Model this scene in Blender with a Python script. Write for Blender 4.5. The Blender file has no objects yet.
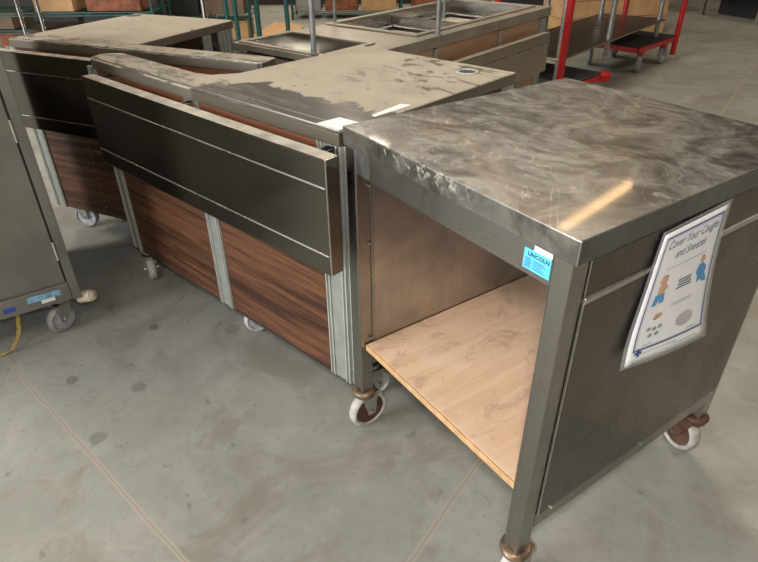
import bpy, bmesh, math, random
from mathutils import Vector, Matrix
random.seed(7)
SC = bpy.context.scene
COL = SC.collection
R = math.radians

# ------------------------------------------------------------------ materials
class NT:
    def __init__(s, name):
        m = bpy.data.materials.new(name); m.use_nodes = True
        s.m = m; s.t = m.node_tree; s.t.nodes.clear()
        s.out = s.n('ShaderNodeOutputMaterial'); s.b = s.n('ShaderNodeBsdfPrincipled')
        s.l(s.b.outputs[0], s.out.inputs[0])
        s.tc = s.n('ShaderNodeTexCoord').outputs['Object']
    def n(s, k, **kw):
        x = s.t.nodes.new(k)
        for a, v in kw.items(): setattr(x, a, v)
        return x
    def l(s, a, b): s.t.links.new(a, b)
    def put(s, sock, v):
        if isinstance(v, bpy.types.NodeSocket): s.l(v, sock)
        elif isinstance(v, tuple) and len(v) == 3 and sock.type == 'RGBA': sock.default_value = (*v, 1)
        else: sock.default_value = v
    def mapping(s, scale=(1, 1, 1), rot=(0, 0, 0), loc=(0, 0, 0), src=None):
        x = s.n('ShaderNodeMapping'); s.l(src or s.tc, x.inputs[0])
        x.inputs['Scale'].default_value = scale; x.inputs['Rotation'].default_value = rot; x.inputs['Location'].default_value = loc
        return x.outputs[0]
    def noise(s, scale, detail=4, rough=.55, vec=None, dist=0.):
        x = s.n('ShaderNodeTexNoise'); s.l(vec or s.tc, x.inputs['Vector'])
        x.inputs['Scale'].default_value = scale; x.inputs['Detail'].default_value = detail
        x.inputs['Roughness'].default_value = rough; x.inputs['Distortion'].default_value = dist
        return x.outputs[0]
    def ramp(s, f, a, b, c0=0., c1=1.):
        x = s.n('ShaderNodeMapRange'); x.interpolation_type = 'SMOOTHSTEP'
        s.put(x.inputs['Value'], f); s.put(x.inputs['From Min'], a); s.put(x.inputs['From Max'], b)
        s.put(x.inputs['To Min'], c0); s.put(x.inputs['To Max'], c1)
        return x.outputs[0]
    def mix(s, f, a, b):
        x = s.n('ShaderNodeMix', data_type='RGBA'); s.put(x.inputs[0], f)
        s.put(x.inputs[6], a); s.put(x.inputs[7], b); return x.outputs[2]
    def math(s, op, a, b=0., c=None):
        x = s.n('ShaderNodeMath', operation=op); s.put(x.inputs[0], a); s.put(x.inputs[1], b)
        if c is not None: s.put(x.inputs[2], c)
        return x.outputs[0]
    def xyz(s, vec=None):
        x = s.n('ShaderNodeSeparateXYZ'); s.l(vec or s.tc, x.inputs[0]); return x.outputs
    def set(s, **kw):
        for k, v in kw.items(): s.put(s.b.inputs[k.replace('_', ' ')], v)
        return s.m
    def bump(s, h, strength=.2, dist=.002):
        x = s.n('ShaderNodeBump'); x.inputs['Strength'].default_value = strength; x.inputs['Distance'].default_value = dist
        s.l(h, x.inputs['Height']); s.l(x.outputs[0], s.b.inputs['Normal'])

def plain(name, col, rough=.5, metal=0., var=.12, scale=14.):
    t = NT(name); f = t.noise(scale, 5)
    c = t.mix(t.ramp(f, .3, .7), tuple(max(0, x * (1 - var)) for x in col), tuple(min(1, x * (1 + var)) for x in col))
    return t.set(Base_Color=c, Roughness=rough, Metallic=metal)

def steel(name, col=(.36, .345, .32), r0=.26, r1=.42, grain=(3, 3, 220), smudge=.5):
    t = NT(name)
    g = t.noise(1., 3, .6, t.mapping(grain))
    s = t.noise(7, 6, .6, dist=.6)
    c = t.mix(t.ramp(s, .35, .75), col, tuple(x * (1 - .35 * smudge) for x in col))
    c = t.mix(t.ramp(g, .3, .7, 0, .25), c, tuple(x * .7 for x in col))
    t.bump(g, .015, .001)
    return t.set(Base_Color=c, Roughness=t.ramp(s, .3, .75, r0, r1), Metallic=1.)

M = {}
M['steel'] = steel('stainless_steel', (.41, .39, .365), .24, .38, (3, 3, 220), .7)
M['dust'] = plain('dust_film', (.40, .37, .31), .75, .05, .3, 18)
M['steel_leg'] = steel('stainless_tube', (.37, .35, .32), .25, .38, (220, 220, 3))
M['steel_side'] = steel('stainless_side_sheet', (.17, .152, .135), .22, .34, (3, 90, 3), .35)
M['steel_slide'] = steel('stainless_slide', (.185, .168, .142), .16, .22, (3, 3, 220), .08)
M['steel_inner'] = steel('stainless_inner_sheet', (.54, .505, .475), .28, .42, (3, 60, 3), .9)
M['steel_grey'] = steel('dull_grey_cabinet_sheet', (.36, .345, .315), .42, .55, (3, 3, 90)); M['steel_grey'] = plain('dull_grey_sheet', (.25, .238, .215), .34, .55, .16, 4)
M['steel_brown'] = steel('brownish_steel_slide', (.40, .345, .28), .26, .36, (3, 3, 120), .2)
M['chrome'] = plain('chrome', (.75, .75, .75), .15, 1., .05)
M['zinc'] = plain('zinc_plated', (.5, .5, .48), .35, 1., .2, 60)
M['pipe'] = plain('galvanised_pipe', (.36, .37, .37), .4, .7, .15, 30)
M['alu'] = plain('aluminium_trim', (.31, .33, .30), .42, .4, .08, 30)
M['rib'] = plain('bright_aluminium_rib', (.46, .46, .42), .4, .4, .08, 30)
M['edge'] = plain('bright_steel_edge', (.62, .60, .56), .3, 1., .1, 60)
M['black'] = plain('black_rubber', (.02, .02, .022), .7)
M['dark'] = plain('dark_interior', (.035, .03, .027), .8)
M['deckblack'] = plain('black_deck_mat', (.028, .028, .03), .75, 0, .3, 40)
M['red'] = plain('red_enamel', (.50, .016, .018), .35, 0, .1, 20)
M['green'] = plain('green_epoxy', (.008, .075, .065), .4, 0, .3, 40)
M['rust'] = plain('rusty_brown_metal', (.13, .065, .042), .6, .3, .35, 25)
M['rustlight'] = plain('tarnished_ring', (.25, .17, .11), .45, .6, .5, 35)
M['tyre'] = plain('worn_white_tyre', (.48, .46, .41), .6, 0, .22, 40)
M['tyregrey'] = plain('grey_rubber_tyre', (.30, .30, .29), .6, 0, .2, 40)
M['hub'] = plain('pale_hub', (.50, .50, .52), .5, .2, .2, 50)
M['bumper'] = plain('cream_rubber_bumper', (.62, .52, .40), .6, 0, .15, 40)
M['white'] = plain('white_paper', (.88, .88, .90), .5, 0, .03, 20)
M['carton'] = plain('brown_carton', (.45, .27, .125), .8, 0, .12, 9)
M['cartondark'] = plain('red_brown_carton', (.22, .075, .035), .8, 0, .4, 12)
M['sheetcard'] = plain('tan_sheet', (.60, .36, .17), .8, 0, .1, 5)
M['bluesticker'] = plain('light_blue_sticker', (.10, .50, .68), .35, 0, .05)
M['bluetape'] = plain('pale_blue_tape', (.22, .45, .62), .5, 0, .3, 60)
M['navy'] = plain('dark_blue_label', (.03, .08, .42), .4)
M['ink'] = plain('dark_ink', (.02, .035, .06), .5)
M['inkblue'] = plain('blue_ink', (.03, .07, .25), .5)
M['inkgrey'] = plain('grey_ink', (.35, .36, .38), .5)
M['cartblue'] = plain('poster_blue', (.10, .32, .62), .5)
M['titleink'] = plain('faded_title_ink', (.09, .11, .16), .5)
M['skin'] = plain('poster_orange', (.66, .40, .27), .5)
M['hairbrown'] = plain('poster_brown', (.45, .25, .14), .5)
M['strap'] = plain('yellow_webbing', (.27, .19, .05), .8, 0, .3, 80)
M['wood_bit'] = plain('orange_wood', (.55, .27, .09), .7)
M['drain'] = plain('dark_blue_plastic', (.03, .045, .08), .6)
M['brownpost'] = plain('brown_post', (.16, .10, .06), .7)
M['wall'] = plain('warehouse_wall', (.15, .13, .105), .9, 0, .2, 1.5)
M['ceil'] = plain('warehouse_ceiling', (.13, .115, .095), .9, 0, .2, 1.5)

def mk_lit_laminate():
    t = NT('lit_red_brown_laminate'); g = t.noise(1., 4, .6, t.mapping((4, 4, 120)))  # brighter, redder copy of the laminate for its lit upper band
    return t.set(Base_Color=t.mix(g, (.17, .060, .028), (.28, .105, .052)), Roughness=.5)
M['lit_laminate'] = mk_lit_laminate()
def mk_lam():
    t = NT('walnut_laminate')
    g = t.noise(1., 6, .65, t.mapping((1.6, 1.6, 34)), .6)
    h = t.noise(1., 3, .6, t.mapping((6, 6, 260)))
    c = t.mix(t.ramp(g, .34, .66), (.038, .013, .006), (.165, .070, .032))
    c = t.mix(t.ramp(h, .4, .7, 0, .45), c, (.03, .011, .006))
    w = t.ramp(t.noise(230, 1), .735, .76, 0, .35)
    return t.set(Base_Color=t.mix(w, c, (.35, .25, .18)), Roughness=.5, Specular_IOR_Level=.3)
M['lam'] = mk_lam()
def mk_copper():
    t = NT('tan_laminate'); g = t.noise(1., 5, .6, t.mapping((4, 1.5, 14)))
    return t.set(Base_Color=t.mix(t.ramp(g, .3, .7), (.34, .18, .105), (.44, .26, .165)), Roughness=.35)
M['tanlam'] = mk_copper()
def mk_ply():
    t = NT('plywood_face')
    g = t.noise(1., 6, .65, t.mapping((26, 2.2, 8)), .8)
    b = t.noise(5, 5, .6, dist=.8); k = t.noise(38, 4, .7)
    c = t.mix(t.ramp(g, .32, .68), (.82, .58, .40), (.72, .47, .31))
    c = t.mix(t.ramp(b, .5, .75, 0, .6), c, (.86, .66, .50))
    c = t.mix(t.ramp(k, .58, .74, 0, .35), c, (.36, .22, .13))
    c = t.mix(t.ramp(t.noise(7, 6, .7, t.mapping((1.6, 1, 1), (0, 0, 0), (4, 2, 1)), 1.), .52, .66, 0, .6), c, (.45, .29, .18))
    return t.set(Base_Color=c, Roughness=.65)
M['ply'] = mk_ply()
M['plyedge'] = plain('plywood_edge', (.55, .33, .16), .7, 0, .15, 50)

# smeared work surface of the open cabinet
def mk_topA():
    t = NT('smeared_stainless_top')
    a = t.noise(5.2, 9, .72, t.mapping((1, 1, 1), (0, 0, R(35))), 2.2)
    b = t.noise(6.5, 7, .68, t.mapping((1., 1.5, 1), (0, 0, R(-30)), (3, 3, 0)), 2.8)
    c3 = t.noise(2.1, 5, .6, t.mapping((1, 1, 1), (0, 0, 0), (3, 1, 0)), .8)
    scr = t.noise(1., 5, .7, t.mapping((14, 90, 10), (0, 0, R(-28))), .4)
    base = t.mix(t.ramp(a, .36, .64), (.21, .205, .188), (.44, .43, .395))
    base = t.mix(t.ramp(b, .48, .70, 0, .55), base, (.12, .115, .10))
    base = t.mix(t.ramp(c3, .52, .68, 0, .45), base, (.36, .28, .23))
    lv = t.noise(2.6, 3, .5, t.mapping((1, 1, 1), (0, 0, 0), (5, 2, 0)), 1.5)
    for (ctr, wd, am) in ((.47, .010, .8), (.56, .007, .8), (.40, .008, .6)):
        ln = t.ramp(t.math('ABSOLUTE', t.math('SUBTRACT', lv, ctr)), wd, 0, 0, am)
        base = t.mix(t.math('MULTIPLY', ln, t.ramp(scr, .4, .6)), base, (.62, .60, .53))
    base = t.mix(t.ramp(scr, .64, .74, 0, .55), base, (.58, .55, .48))
    sp = t.ramp(t.noise(120, 2), .72, .76, 0, .7)
    base = t.mix(sp, base, (.5, .48, .43))
    met = t.ramp(a, .35, .7, .95, .65)
    t.bump(b, .03, .002)
    # pale scuffs along the front lip
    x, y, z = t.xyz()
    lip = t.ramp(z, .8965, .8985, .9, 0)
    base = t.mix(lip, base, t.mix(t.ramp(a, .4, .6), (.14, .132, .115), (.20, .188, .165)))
    base = t.mix(t.ramp(x, -.0015, -.0003, 0, .85), base, (.10, .10, .105))  # right face painted darker as the shaded side of the slab
    scuffn = t.ramp(t.noise(46, 7, .8, None, 1.), .53, .60)
    reg = t.math('MULTIPLY', t.ramp(x, -.56, -.46), t.ramp(x, -.18, -.30))
    edge = t.math('MULTIPLY', t.ramp(y, .004, .001), t.ramp(z, .862, .885))
    f = t.math('MULTIPLY', t.math('MULTIPLY', scuffn, reg), edge)
    base = t.mix(t.math('MULTIPLY', f, .6), base, (.55, .54, .44))
    met2 = t.math('MULTIPLY', met, t.math('SUBTRACT', 1., t.math('MULTIPLY', f, .8)))
    return t.set(Base_Color=base, Roughness=t.ramp(b, .35, .7, .32, .48), Metallic=met2, Coat_Weight=.6, Coat_Roughness=.06)
M['topA'] = mk_topA()

def mk_dusty(name, seed, bare_front=None):
    t = NT(name)
    d = t.noise(2.6, 7, .62, t.mapping((1, 1, 1), (0, 0, 0), (seed, seed, 0)), 1.)
    e = t.noise(8, 6, .7, t.mapping((1, 1, 1), (0, 0, R(20)), (seed * 2, 0, 0)), 1.4)
    dust = t.mix(t.ramp(d, .35, .68), (.44, .40, .32), (.36, .32, .25))
    x, y, z = t.xyz()
    bare = t.ramp(e, .60, .66, 0, .75)
    if bare_front:
        rg = t.math('MULTIPLY', t.ramp(x, -.42, -.30), t.ramp(y, .30, .42))
        sm = t.ramp(t.noise(1., 6, .7, t.mapping((7, 16, 1), (0, 0, R(-20)), (2, 5, 0)), 1.2), .53, .58, 0, .75)
        bare = t.math('MAXIMUM', bare, t.math('MULTIPLY', sm, rg))
    if bare_front:
        u0, u1, w, amp = bare_front
        edge = t.math('ADD', t.math('MULTIPLY', t.math('SUBTRACT', t.noise(3.4, 5, .6, t.mapping((1, .4, 1), (0, 0, 0), (seed, 2, 0)), .8), .5), amp), w)
        fr = t.math('SUBTRACT', edge, y)
        m2 = t.math('MULTIPLY', t.ramp(fr, 0., .012), t.math('MULTIPLY', t.ramp(x, u0, u0 + .02), t.ramp(x, u1, u1 - .02)))
        bare = t.math('MAXIMUM', bare, m2)
    rl = t.math('MULTIPLY', t.ramp(y, .125, .105), t.ramp(t.noise(1., 6, .7, t.mapping((11, 22, 1), (0, 0, R(15)), (seed, 1, 0)), 1.), .50, .56, 0, .8))
    bare = t.math('MAXIMUM', bare, rl)
    side = t.ramp(z, .8755, .8785, 1, 0)
    bare = t.math('MAXIMUM', bare, t.math('MULTIPLY', side, .8))
    smear = t.math('MAXIMUM', t.ramp(t.noise(1., 5, .6, t.mapping((5, 34, 1), (0, 0, R(38)))), .50, .64, 0, .6), side)
    col = t.mix(bare, dust, t.mix(smear, (.045, .038, .028), t.mix(side, (.19, .165, .125), (.125, .105, .078))))
    return t.set(Base_Color=col, Roughness=t.ramp(bare, 0, 1, .75, .36), Metallic=t.ramp(bare, 0, 1, .05, .45))
M['topB'] = mk_dusty('dusty_stainless_top', 1.3, (-.60, .02, .17, .75))
M['topC'] = mk_dusty('dusty_stainless_top_b', 4.1)

def mk_topD():
    t = NT('dull_well_top'); d = t.noise(4, 6, .6)
    return t.set(Base_Color=t.mix(t.ramp(d, .3, .7), (.42, .38, .31), (.30, .27, .22)), Roughness=.42, Metallic=.55)
M['topD'] = mk_topD()
M['well'] = steel('steel_well', (.50, .48, .44), .18, .28, (60, 3, 3))

def mk_floor():
    t = NT('worn_concrete')
    a = t.noise(.9, 8, .62, None, .6); b = t.noise(5, 8, .65, None, 1.); c = t.noise(60, 4, .6)
    g = t.mix(t.ramp(a, .34, .66), (.34, .345, .31), (.265, .265, .23))
    g = t.mix(t.ramp(b, .42, .70, 0, .5), g, (.42, .41, .37))
    g = t.mix(t.ramp(t.noise(2.2, 6, .7, t.mapping((1, 1, 1), (0, 0, .6), (9, 4, 0)), 1.2), .48, .64, 0, .6), g, (.235, .21, .165))
    g = t.mix(t.ramp(t.noise(17, 6, .7, t.mapping((1, 1, 1), (0, 0, 0), (8, 1, 0)), 1.5), .50, .66, 0, .28), g, (.22, .21, .18))
    g = t.mix(t.ramp(t.noise(11, 5, .6, t.mapping((1, 1, 1), (0, 0, 0), (2, 7, 0)), .5), .66, .70, 0, .45), g, (.13, .125, .11))
    g = t.mix(t.ramp(t.noise(45, 2, .6), .70, .74, 0, .5), g, (.14, .13, .11))
    x, y, z = t.xyz(t.mapping((1, 1, 1), src=t.tc))
    wob = t.math('MULTIPLY', t.math('SUBTRACT', t.noise(4, 4), .5), .012)
    def seam(x0, y0, x1, y1, w, colr, amt):
        nonlocal g
        L = math.hypot(x1 - x0, y1 - y0); nx, ny = -(y1 - y0) / L, (x1 - x0) / L
        d = t.math('ADD', t.math('ADD', t.math('MULTIPLY', x, nx), t.math('MULTIPLY', y, ny)), -(nx * x0 + ny * y0))
        d = t.math('ABSOLUTE', t.math('ADD', d, wob))
        g = t.mix(t.ramp(d, w, w * .45, 0, amt), g, colr)
        g = t.mix(t.math('MULTIPLY', t.ramp(d, w * .35, w * .1), t.math('MULTIPLY', amt, .5)), g, (.22, .18, .14))
    seam(-1.632, -.839, -.496, -.568, .010, (.44, .38, .31), .8)
    seam(-.379, .36, -.194, -.133, .012, (.41, .36, .29), .7)
    # round drips and dark patches
    for (sx, sy, r, cc, am) in [(-1.466, -.35, .022, (.11, .105, .09), .7), (-1.17, -.49, .03, (.14, .13, .11), .5), (-1.02, -.65, .03, (.13, .125, .11), .5),
                                (-1.33, -.66, .025, (.13, .13, .12), .6), (-1.29, -.12, .035, (.13, .12, .08), .4)]:
        dd = t.math('SQRT', t.math('ADD', t.math('POWER', t.math('SUBTRACT', x, sx), 2.), t.math('POWER', t.math('SUBTRACT', y, sy), 2.)))
        dd = t.math('ADD', dd, t.math('MULTIPLY', t.math('SUBTRACT', t.noise(40, 3), .5), .03))
        g = t.mix(t.ramp(dd, r, r * .6, 0, am), g, cc)
    t.bump(c, .12, .002)
    return t.set(Base_Color=g, Roughness=t.ramp(a, .3, .7, .55, .75))
M['floor'] = mk_floor()

def emis(name, col, s):
    t = NT(name); return t.set(Base_Color=(.8, .8, .8), Emission_Color=col, Emission_Strength=s)

# ------------------------------------------------------------------ mesh builder
class MB:
    def __init__(s): s.bm = bmesh.new()
    def box(s, x0, x1, y0, y1, z0, z1):
        m = Matrix.Translation(((x0 + x1) / 2, (y0 + y1) / 2, (z0 + z1) / 2)) @ Matrix.Diagonal((abs(x1 - x0), abs(y1 - y0), abs(z1 - z0), 1))
        bmesh.ops.create_cube(s.bm, size=1, matrix=m); return s
    def cyl(s, p0, p1, r, seg=20, r2=None):
        p0, p1 = Vector(p0), Vector(p1); d = p1 - p0
        m = Matrix.Translation((p0 + p1) / 2) @ Vector((0, 0, 1)).rotation_difference(d).to_matrix().to_4x4()
        bmesh.ops.create_cone(s.bm, cap_ends=True, segments=seg, radius1=r, radius2=r if r2 is None else r2, depth=d.length, matrix=m); return s
    def tube(s, pts, r, seg=10):
        for a, b in zip(pts, pts[1:]): s.cyl(a, b, r, seg)
        for q in pts[1:-1]: bmesh.ops.create_uvsphere(s.bm, u_segments=seg, v_segments=6, radius=r * 1.01, matrix=Matrix.Translation(q))
        return s
    def ring(s, c, axis, R1, r, seg=32, rs=10, sq=1.):
        q = Vector((0, 0, 1)).rotation_difference(Vector(axis)).to_matrix(); c = Vector(c); rows = []
        for i in range(seg):
            a = 2 * math.pi * i / seg; row = []
            for j in range(rs):
                b = 2 * math.pi * j / rs
                row.append(s.bm.verts.new(c + q @ Vector(((R1 + r * math.cos(b)) * math.cos(a), (R1 + r * math.cos(b)) * math.sin(a), r * sq * math.sin(b)))))
            rows.append(row)
        for i in range(seg):
            for j in range(rs):
                s.bm.faces.new((rows[i][j], rows[(i + 1) % seg][j], rows[(i + 1) % seg][(j + 1) % rs], rows[i][(j + 1) % rs]))
        return s
    def prism(s, pts, z0, z1, axis='z'):
        def P(a, b, c): return {'z': (a, b, c), 'x': (c, a, b), 'y': (a, c, b)}[axis]
        lo = [s.bm.verts.new(P(a, b, z0)) for a, b in pts]; hi = [s.bm.verts.new(P(a, b, z1)) for a, b in pts]
        n = len(pts)
        s.bm.faces.new(lo[::-1]); s.bm.faces.new(hi)
        for i in range(n): s.bm.faces.new((lo[i], lo[(i + 1) % n], hi[(i + 1) % n], hi[i]))
        return s
    def quad(s, pts, th=None):
        vs = [s.bm.verts.new(p) for p in pts]; s.bm.faces.new(vs); return s
    def build(s, name, mat, parent=None, bevel=0., label=None, smooth=False, seg=2):
        bmesh.ops.recalc_face_normals(s.bm, faces=s.bm.faces)
        me = bpy.data.meshes.new(name); s.bm.to_mesh(me); s.bm.free()
        o = bpy.data.objects.new(name, me); COL.objects.link(o)
        me.materials.append(mat if isinstance(mat, bpy.types.Material) else M[mat])
        if parent: o.parent = parent
        if bevel:
            b = o.modifiers.new('bevel', 'BEVEL'); b.width = bevel; b.segments = seg; b.limit_method = 'ANGLE'; b.angle_limit = R(40)
        if smooth:
            for p in me.polygons: p.use_smooth = True
            try: me.set_sharp_from_angle(angle=R(38))
            except Exception: pass
        if label: o['label'] = label
        return o

def tag(o, label, cat, group=None, kind=None):
    o['label'] = label; o['category'] = cat
    if group: o['group'] = group
    if kind: o['kind'] = kind
    return o
def thing(name, label, cat, loc=(0, 0, 0), rz=0, group=None):
    o = bpy.data.objects.new(name, None); COL.objects.link(o); o.empty_display_size = .1
    o.location = loc; o.rotation_euler = (0, 0, rz)
    return tag(o, label, cat, group)
def struct(o): o['kind'] = 'structure'; return o
def copy_tree(o, parent=None):
    c = o.copy(); COL.objects.link(c)
    if parent: c.parent = parent
    for ch in list(o.children): copy_tree(ch, c)
    return c

def caster(parent, x, y, top, ang, r=.05, off=.022, tyre='tyre', hub='hub', plate='zinc', ringm=None, name='caster', w=.032):
    """swivel caster: stem at (x,y), wheel rolls along ang; z=0 is the floor"""
    dx, dy = math.cos(ang), math.sin(ang); ax = Vector((-dy, dx, 0))
    c = Vector((x + dx * off, y + dy * off, r))
    m = MB()
    m.cyl((x, y, top - .012), (x, y, top), .030, 24)
    m.cyl((x, y, 2 * r + .006), (x, y, top - .01), .016, 16)
    bmesh.ops.create_cube(m.bm, size=2, matrix=Matrix.Translation((x + dx * off * .5, y + dy * off * .5, 2 * r + .007)) @ Matrix.Rotation(ang, 4, 'Z') @ Matrix.Diagonal((.028, w / 2 + .007, .003, 1)))
    for sgn in (-1, 1):
        o = ax * sgn * (w / 2 + .005)
        a = Vector((x, y, 0)) + o
        pts = [(a.x - dx * .022, a.y - dy * .022, 2 * r + .008), (a.x + dx * .034, a.y + dy * .034, 2 * r + .008), (c.x + o.x + dx * .012, c.y + o.y + dy * .012, r - .010), (c.x + o.x - dx * .012, c.y + o.y - dy * .012, r - .010)]
        t = ax * sgn * .002
        lo = [m.bm.verts.new(Vector(p) - t) for p in pts]; hi = [m.bm.verts.new(Vector(p) + t) for p in pts]
        m.bm.faces.new(lo); m.bm.faces.new(hi[::-1])
        for i in range(4): m.bm.faces.new((lo[i], lo[(i + 1) % 4], hi[(i + 1) % 4], hi[i]))
    ob = m.build(name, plate, parent, smooth=True)
    MB().ring(c, ax, r - .0095, .0095, 40, 12, w * .5 / .0095).build('tyre', tyre, ob, smooth=True)
    h = MB().cyl(c - ax * w * .36, c + ax * w * .36, r - .011, 32)
    h.cyl(c - ax * w * .5, c + ax * w * .5, .014, 20)
    h.build('hub', hub, ob, smooth=True)
    b = MB().cyl(c - ax * (w / 2 + .012), c + ax * (w / 2 + .012), .006, 6); b.build('axle_bolt', 'zinc', ob)
    if ringm:
        g = MB().ring((x, y, top - .002), (0, 0, 1), .024, .0105, 32, 10, .9); g.cyl((x, y, top - .016), (x, y, top - .004), .030, 24, .032)
        g.build('swivel_collar', ringm, ob, smooth=True)
    return ob

def text_mesh(txt, size, shear=0., offset=0., align='LEFT'):
    cu = bpy.data.curves.new('t', 'FONT'); cu.body = txt; cu.size = size; cu.shear = shear; cu.offset = offset; cu.align_x = align; cu.resolution_u = 2
    o = bpy.data.objects.new('t', cu); COL.objects.link(o)
    dg = bpy.context.evaluated_depsgraph_get(); me = bpy.data.meshes.new_from_object(o.evaluated_get(dg))
    bpy.data.objects.remove(o); bpy.data.curves.remove(cu); return me

# ------------------------------------------------------------------ setting
f = MB(); f.bm.clear()
f.box(-14, 8, -8, 14, -.1, 0); struct(f.build('floor', 'floor'))
X0, X1, Y0, Y1, H = -14, 8, -8, 14, 4.8
struct(MB().box(X0, X1, Y0, Y1, H, H + .1).build('ceiling', 'ceil'))
struct(MB().box(X0 - .1, X0, Y0, Y1, 0, H).build('wall_left', 'wall'))
struct(MB().box(X1, X1 + .1, Y0, Y1, 0, H).build('wall_right', 'wall'))
struct(MB().box(X0, X1, Y1, Y1 + .1, 0, H).build('wall_back', 'wall'))
struct(MB().box(X0, X1, Y0 - .1, Y0, 0, H).build('wall_front', 'wall'))

# ------------------------------------------------------------------ open cabinet on casters (nearest)
L, D, HA, LIP = .6446, .7247, .90, .0427
A = thing('utility_cart', 'open stainless steel cabinet cart with plywood shelf and poster on its side, nearest the camera', 'cart')
i0, lw, lb = .006, .0385, .14
zt = HA - LIP
ct = MB().box(-L, 0, 0, D, zt, HA).build('countertop', 'topA', A, .0022)
MB().tube([(-.0004, .001, HA - .0008), (-.0004, D - .002, HA - .0008)], .0011, 8).build('edge_highlight', 'edge', ct)  # bright strips along the worn slab edges stand in for their highlight
MB().cyl((-.0006, .0006, zt + .001), (-.0006, .0006, HA - .0015), .0014, 8).build('edge_highlight', 'edge', ct)
for (x, y) in ((-L + i0, .002), (-i0 - lw, .002), (-i0 - lw, D - .006 - lw), (-L + i0, D - .006 - lw)):
    MB().box(x, x + lw, y, y + lw, lb, zt + .012).build('leg', 'steel_leg', A, .003)
hx0, hx1 = -L + i0 + lw, -i0 - lw
hdr = MB().box(hx0, hx1, .006, .010, .798, zt).box(hx0, hx1, .010, .026, .798, .801).build('header_rail', 'steel', A, .0008)
MB().box(hx0, hx0 + .05, .0045, .0062, .803, zt).build('joint_plate', 'zinc', hdr, label='bright strip of bare steel at the left end of the header')
MB().box(hx0, hx1, D - .03, D - .01, .79, zt).build('rear_rail', 'steel', A, .001)
# lower frame
m = MB()
m.box(-i0 - .022, -i0 + .0015, .040, D - .04, .212, .2525).build('side_rail', 'steel_leg', A, .0015)
MB().box(-L + i0 + .002, -L + i0 + .022, .036, D - .04, .222, .25).build('side_rail', 'steel_leg', A, .0015)
MB().box(hx0, hx1, D - .03, D - .01, .222, .25).build('rear_rail', 'steel_leg', A, .0015)
MB().box(hx0, hx1, .03, .045, .280, .2985).build('shelf_support', 'dark', A, .001)
# side sheets (right side carries the poster)
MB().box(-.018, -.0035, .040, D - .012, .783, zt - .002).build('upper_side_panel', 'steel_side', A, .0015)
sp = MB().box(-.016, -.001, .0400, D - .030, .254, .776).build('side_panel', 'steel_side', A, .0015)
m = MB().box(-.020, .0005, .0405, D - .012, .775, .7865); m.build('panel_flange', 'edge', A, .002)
MB().box(-.0045, -.0003, .0390, .0410, .256, .776).build('panel_edge', 'edge', A, .0005, label='bright front edge of the side panel')  # thin brighter strips along the front edges of both panels
MB().box(-.0055, -.0030, .0402, .0418, .787, zt - .003).build('panel_edge', 'edge', A, .0005, label='bright front edge of the upper band')
for (y, z) in ((.379, .236), (.665, .240), (.08, .236)): MB().cyl((-.004, y, z + .014), (.0015, y, z + .014), .0035, 10).build('bolt', 'edge', A)
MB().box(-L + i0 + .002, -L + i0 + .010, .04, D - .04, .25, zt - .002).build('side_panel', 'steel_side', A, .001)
MB().box(-L + i0 + .036, -L + i0 + .040, .048, D - .035, .312, zt - .01).build('inner_wall', 'steel_inner', A, .001)
MB().box(-i0 - .046, -i0 - .042, .05, D - .035, .312, zt - .01).build('inner_wall', 'steel_inner', A, .001)
MB().box(-i0 - .060, -i0 - .036, .044, .048, .300, .80).build('inner_flange', 'steel_inner', A, .001)
MB().box(-L + i0 + .034, -L + i0 + .040, .040, .048, .300, .80).build('inner_flange', 'steel', A, .001)
MB().box(hx0, hx1, D - .036, D - .030, .25, zt).build('rear_panel', 'steel_inner', A, .001)
sh = MB().box(hx0 + .004, hx1 - .001, .021, D - .037, .3, .318).build('shelf', 'ply', A, .001)
MB().box(hx0 + .003, hx1 - .001, .016, .021, .3, .3175).build('shelf_edge', 'plyedge', sh, .001)
for z in (.62, .335, .77): MB().cyl((hx0 + .0035, .036, z), (hx0 + .0035, .030, z), .004, 8).build('rivet', 'edge', A)
caster(A, -L + i0 + lw / 2, .002 + lw / 2, lb, R(92), .062, .012, 'tyre', 'rust', 'zinc', 'rustlight', w=.030)
caster(A, -i0 - lw / 2, .002 + lw / 2, lb, R(100), .060, .020, 'tyre', 'rust', 'zinc', 'rustlight', w=.036)
caster(A, -i0 - lw / 2, D - .006 - lw / 2, lb, R(165), .060, .026, 'tyre', 'rust', 'rust', 'rust', w=.036)
caster(A, -L + i0 + lw / 2, D - .006 - lw / 2, lb, R(60), .060, .022, 'tyre', 'rust', 'zinc', 'rustlight')
# maker's sticker and price label on the header
st = MB().box(-.1025, -.0475, .0045, .0055, .8085, .8445)
st = st.build('maker_sticker', 'bluesticker', A, label='light blue sticker printed LINCOLN')
me = text_mesh('LINCOLN', .0125, 0, .0004)
o = bpy.data.objects.new('lettering', me); COL.objects.link(o); me.materials.clear(); me.materials.append(M['ink'])
for v in me.vertices: v.co = Vector((-.0945 + v.co.x * .82, .0042, .8335 + v.co.y * .8))
o.parent = st
m = MB()
for k in range(5):
    m.box(-.099, -.086, .0042, .0045, .813 + k * .0035, .8145 + k * .0035)
    m.box(-.082, -.082 + .026 - (k % 3) * .004, .0042, .0045, .813 + k * .0035, .8142 + k * .0035)
m.build('small_print', 'inkblue', st)
MB().box(-.083, -.0475, .0044, .0055, .8455, .8565).build('white_label', 'white', A, label='small blank white label above the blue sticker')

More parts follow.
